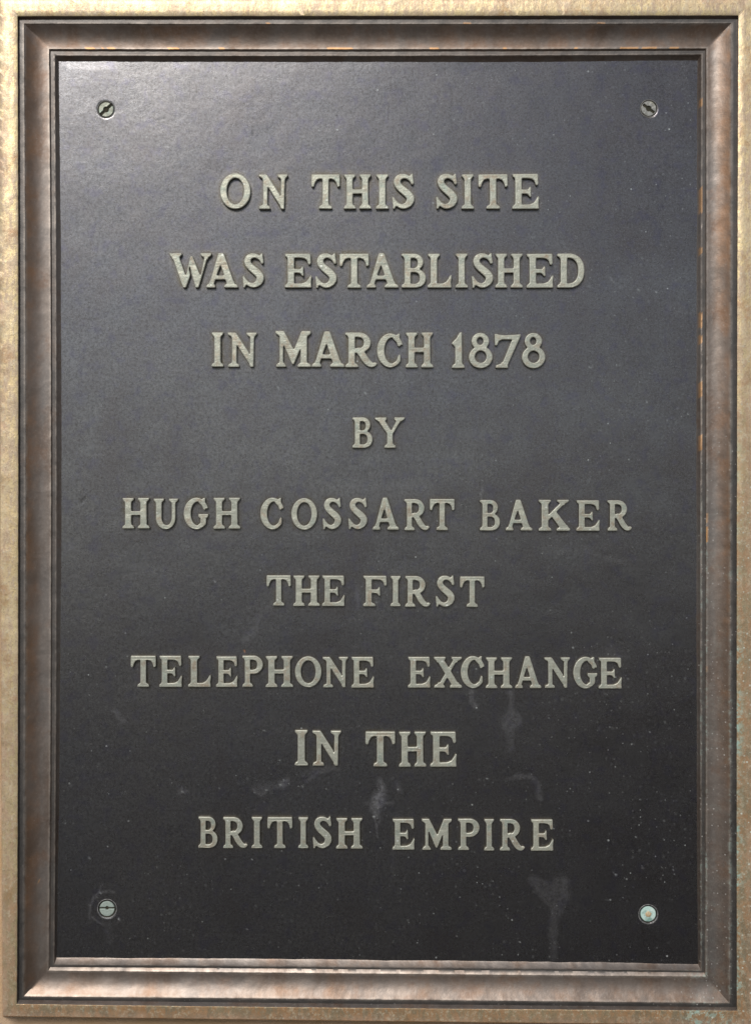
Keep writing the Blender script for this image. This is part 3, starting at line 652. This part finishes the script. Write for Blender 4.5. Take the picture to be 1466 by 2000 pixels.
chips = strokes([([(x, y, w), (x + .5, y + .5, w)], a, 2) for x, y, w, a in [
 (545, 258 + 500, 2.2, .7), (641, 798, 2, .9), (714, 768, 2.4, .9), (616, 757, 3, .5), (418, 1137, 2.4, .9), (1267, 1430, 3, 1), (1297, 1409, 2.5, .8), (936, 1523, 2.5, 1), (949, 1521, 2.5, 1),
 (517, 1428, 2.5, .9), (544, 1482, 2.4, .9), (420, 1518, 2, .8), (175, 1675, 3, 1), (1201, 1707, 4, 1), (1254, 1696, 3, 1), (1291, 1696, 2.5, .9), (1313, 1698, 2, .7), (1241, 1635, 2.5, .8),
 (844, 397, 2.6, .7), (492, 1678, 2.6, .9), (481, 1814, 2.5, .9), (305, 1692, 2.2, .7), (729, 1596, 4, 1), (1012, 1841, 2.5, 1), (798, 1798, 2.4, .9), (889, 1828, 2, .8), (1281, 572, 3, .8), (1247, 566, 2.4, .7), (1235, 583, 2.4, .8), (1153, 718, 2.6, .9),
 (1261, 784, 2.5, .8), (1341, 809, 2.3, .7), (355, 1537, 2.5, 1), (357, 1546, 2.5, 1), (548, 1532, 2.5, .9), (554, 1524, 2.5, .9), (565, 1530, 2, .9), (497, 1547, 2.2, .9), (519, 1543, 2.2, .9), (428, 1541, 2, .8), (589, 1537, 2.2, .8), (638, 1541, 2, .7)]])
chips = np.maximum(chips, strokes([([(195, 1742, 2), (197, 1744, 2.5)], 1, 2), ([(189, 1753, 2), (191, 1753, 2)], .9, 2), ([(231, 1796, 2), (232, 1797, 2)], 1, 2)]))
stain = np.where((stain < 0.58) & (px > 260), stain * np.where(py > 1650, .44, .78), stain * .95)
copper = strokes([([(474.5, 1266, 0.8), (476, 1272, 4), (477.5, 1275, 3)], 1, 1.6), ([(345, 1508, 1.5), (347, 1509, 1.5)], 0, 1)])
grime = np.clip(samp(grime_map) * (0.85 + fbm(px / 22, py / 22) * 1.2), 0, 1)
lowright = np.clip((px - 500) / 800, 0, 1) * 0.6 + np.clip((py - 1000) / 700, 0, 1) * 0.5
east = np.clip((px - 700) / 560, 0, 1) ** 1.2 * np.clip(0.8 + fbm(px / 110 + 5, py / 110) * 1.4, 0.3, 1)
cloud = np.clip(0.55 + fbm(px / 90 + 11, py / 90) * 2.4, 0.12, 1)
speck = np.clip((0.14 + lowright + 0.45 * np.exp(-((px - 1240) / 130) ** 2 - ((py - 390) / 190) ** 2)) * cloud, 0, 1)
zz = fbm(px / 150, py / 150, 2) * 1.3 + fbm(px / 24 + 31, py / 24, 3) * 0.22
edge = np.minimum(np.minimum(tu, 1 - tu) * NX, np.minimum(tv, 1 - tv) * NY)
dark = dark * 0.6
zz = zz * np.clip(edge / 8, 0, 1) - dark * 0.5 + stain * 0.15 - copper * .3
for sx_, sy_, r_ in ((207, 214, 18), (1266, 213, 18), (210, 1776, 19), (1265, 1786, 19)):      # sunk screw seats
    d = np.hypot(px - sx_, py - sy_); zz = zz - np.clip((r_ - 2 - d) / 3, 0, 1) * 4.5
k_ = 1 - zz / D
V = np.stack([(px - CX) * S * k_, -zz * S, (CY - py) * S * k_], -1).reshape(-1, 3)
ii = np.arange(NX * NY).reshape(NY, NX)
F = np.stack([ii[:-1, :-1], ii[1:, :-1], ii[1:, 1:], ii[:-1, 1:]], -1).reshape(-1, 4)
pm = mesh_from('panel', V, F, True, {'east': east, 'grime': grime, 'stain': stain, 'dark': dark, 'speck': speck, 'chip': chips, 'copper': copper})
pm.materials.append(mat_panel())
link('panel', pm, ROOT)

# ------------------------------------------------------------------ screws
def lathe(prof, n=56, wob=0.0, a0=0, a1=360, seed=0):
    """prof: list of (radius, height) in layout units about the local -Y axis"""
    full = (a1 - a0) >= 360; m = n if full else n + 1
    a = np.radians(a0 + (a1 - a0) * np.arange(m) / n); V = []
    for r, h in prof:
        rj = r + wob * fbm(np.cos(a) * 2.5 + seed, np.sin(a) * 2.5 + seed * 3 + r * .3, 3) * 2
        V.append(np.stack([np.cos(a) * rj * S, np.full(m, -h * S), np.sin(a) * rj * S], -1))
    V = np.concatenate(V); F = []
    for k in range(len(prof) - 1):
        for i in range(n):
            j = (i + 1) % m
            F.append((k * m + i, k * m + j, (k + 1) * m + j, (k + 1) * m + i))
    return mesh_from('lathe', V, F)

def disc_loops(r, slot_w, hole_r, slot_off=0.0, slot_len=99, seed=0):
    n = 200; X, Y = np.meshgrid(np.linspace(-20, 20, n), np.linspace(-20, 20, n))
    ang = np.arctan2(Y, X)
    m = np.hypot(X, Y) < r + fbm(np.cos(ang) * 2 + seed, np.sin(ang) * 2 + seed, 3) * 1.2
    if slot_w: m &= ~((np.abs(Y - slot_off) < slot_w / 2) & (np.abs(X) < slot_len))
    if hole_r: m &= ~(np.hypot(X, Y - slot_off) < hole_r)
    f = gblur(m.astype(float), 1.5) + gblur(np.random.RandomState(seed).rand(n, n) - .5, 3) * 0.8
    return [(lp / (n - 1) * 40 - 20) for lp in contours(f, 0.5, 2)]

m_dark = mat_simple('screw_shadow_dirt', (0.035, 0.035, 0.02), (0.06, 0.05, 0.03), 0.0, 0.9)  # near-black olive floor seen through the slots and round the heads
m_s = {
 'green': mat_simple('greenish_screw_brass', (0.36, 0.38, 0.29), (0.47, 0.46, 0.37), 0.3, 0.45, 500, (0.40, 0.47, 0.38)),
 'grey': mat_simple('grey_screw_brass', (0.30, 0.29, 0.25), (0.42, 0.41, 0.37), 0.45, 0.42, 500, (0.36, 0.34, 0.27)),
 'pale': mat_simple('pale_green_screw', (0.38, 0.45, 0.39), (0.48, 0.54, 0.47), 0.15, 0.5, 500, (0.44, 0.50, 0.43)),
 'mint': mat_simple('mint_verdigris_screw', (0.58, 0.80, 0.70), (0.80, 0.92, 0.82), 0.0, 0.75, 300, (0.28, 0.44, 0.37)),
}
m_collar = mat_simple('screw_collar_bronze', (0.20, 0.19, 0.17), (0.28, 0.26, 0.23), 0.2, 0.65, 500)
m_collar_l = mat_simple('pale_screw_collar', (0.40, 0.38, 0.36), (0.16, 0.15, 0.14), 0.3, 0.5, 500)
m_orange = mat_simple('orange_corroded_core', (0.62, 0.34, 0.14), (0.78, 0.66, 0.44), 0.1, 0.7, 700)

def screw(px_, py_, label, r, slot, hole, ang, mat, collar_r, collar_mat, slot_off=0, slot_len=99, zt=0.3, seed=1):
    s = bpy.data.objects.new('screw', None); col.objects.link(s); s.parent = ROOT; s['label'] = label
    p = W(px_, py_, 0); s.location = (p[0], 0, p[2] - H0)
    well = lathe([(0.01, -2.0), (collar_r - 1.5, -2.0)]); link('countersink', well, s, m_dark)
    hm = solid_from_loops('screw_head', disc_loops(r, slot, hole, slot_off, slot_len, seed), 3.2 + zt, 1.0, 1.1)
    h = link('head', hm, s, mat); h.rotation_euler = (0, -R(ang), 0); h.location.y = 3.2 * S
    c = lathe([(collar_r - 2.1, -3.3), (collar_r - 1.7, -0.6), (collar_r - .9, 0.3), (collar_r, 0.25), (collar_r + 0.9, -0.8)], 72, 0.5, seed=seed)
    link('collar', c, s, collar_mat)
    return s
screw(207.5, 214, 'greenish slotted screw, slot slanting up to the right', 14.6, 4.8, 5.2, 43, m_s['green'], 17.6, m_collar, seed=1)
screw(1266, 212, 'grey slotted screw, slot slanting down to the right', 14.9, 4.6, 5.0, -36, m_s['grey'], 17.6, m_collar, 0, 13.5, seed=2)
screw(209.5, 1775, 'pale green slotted screw with a level slot', 14.6, 2.8, 3.4, 0, m_s['pale'], 19.0, m_collar_l, 1.6, 15, seed=3)
s4 = screw(1265, 1785.5, 'mint green corroded screw without a visible slot', 14.8, 0, 0, 0, m_s['mint'], 19.2, m_collar_l, seed=4)
core = lathe([(5.6, 1.2), (4.6, 1.9), (2.5, 2.2), (0.05, 2.3)], 24, 1.4, seed=8); o = link('corroded_core', core, s4, m_orange); o.location.z = 0.4 * S
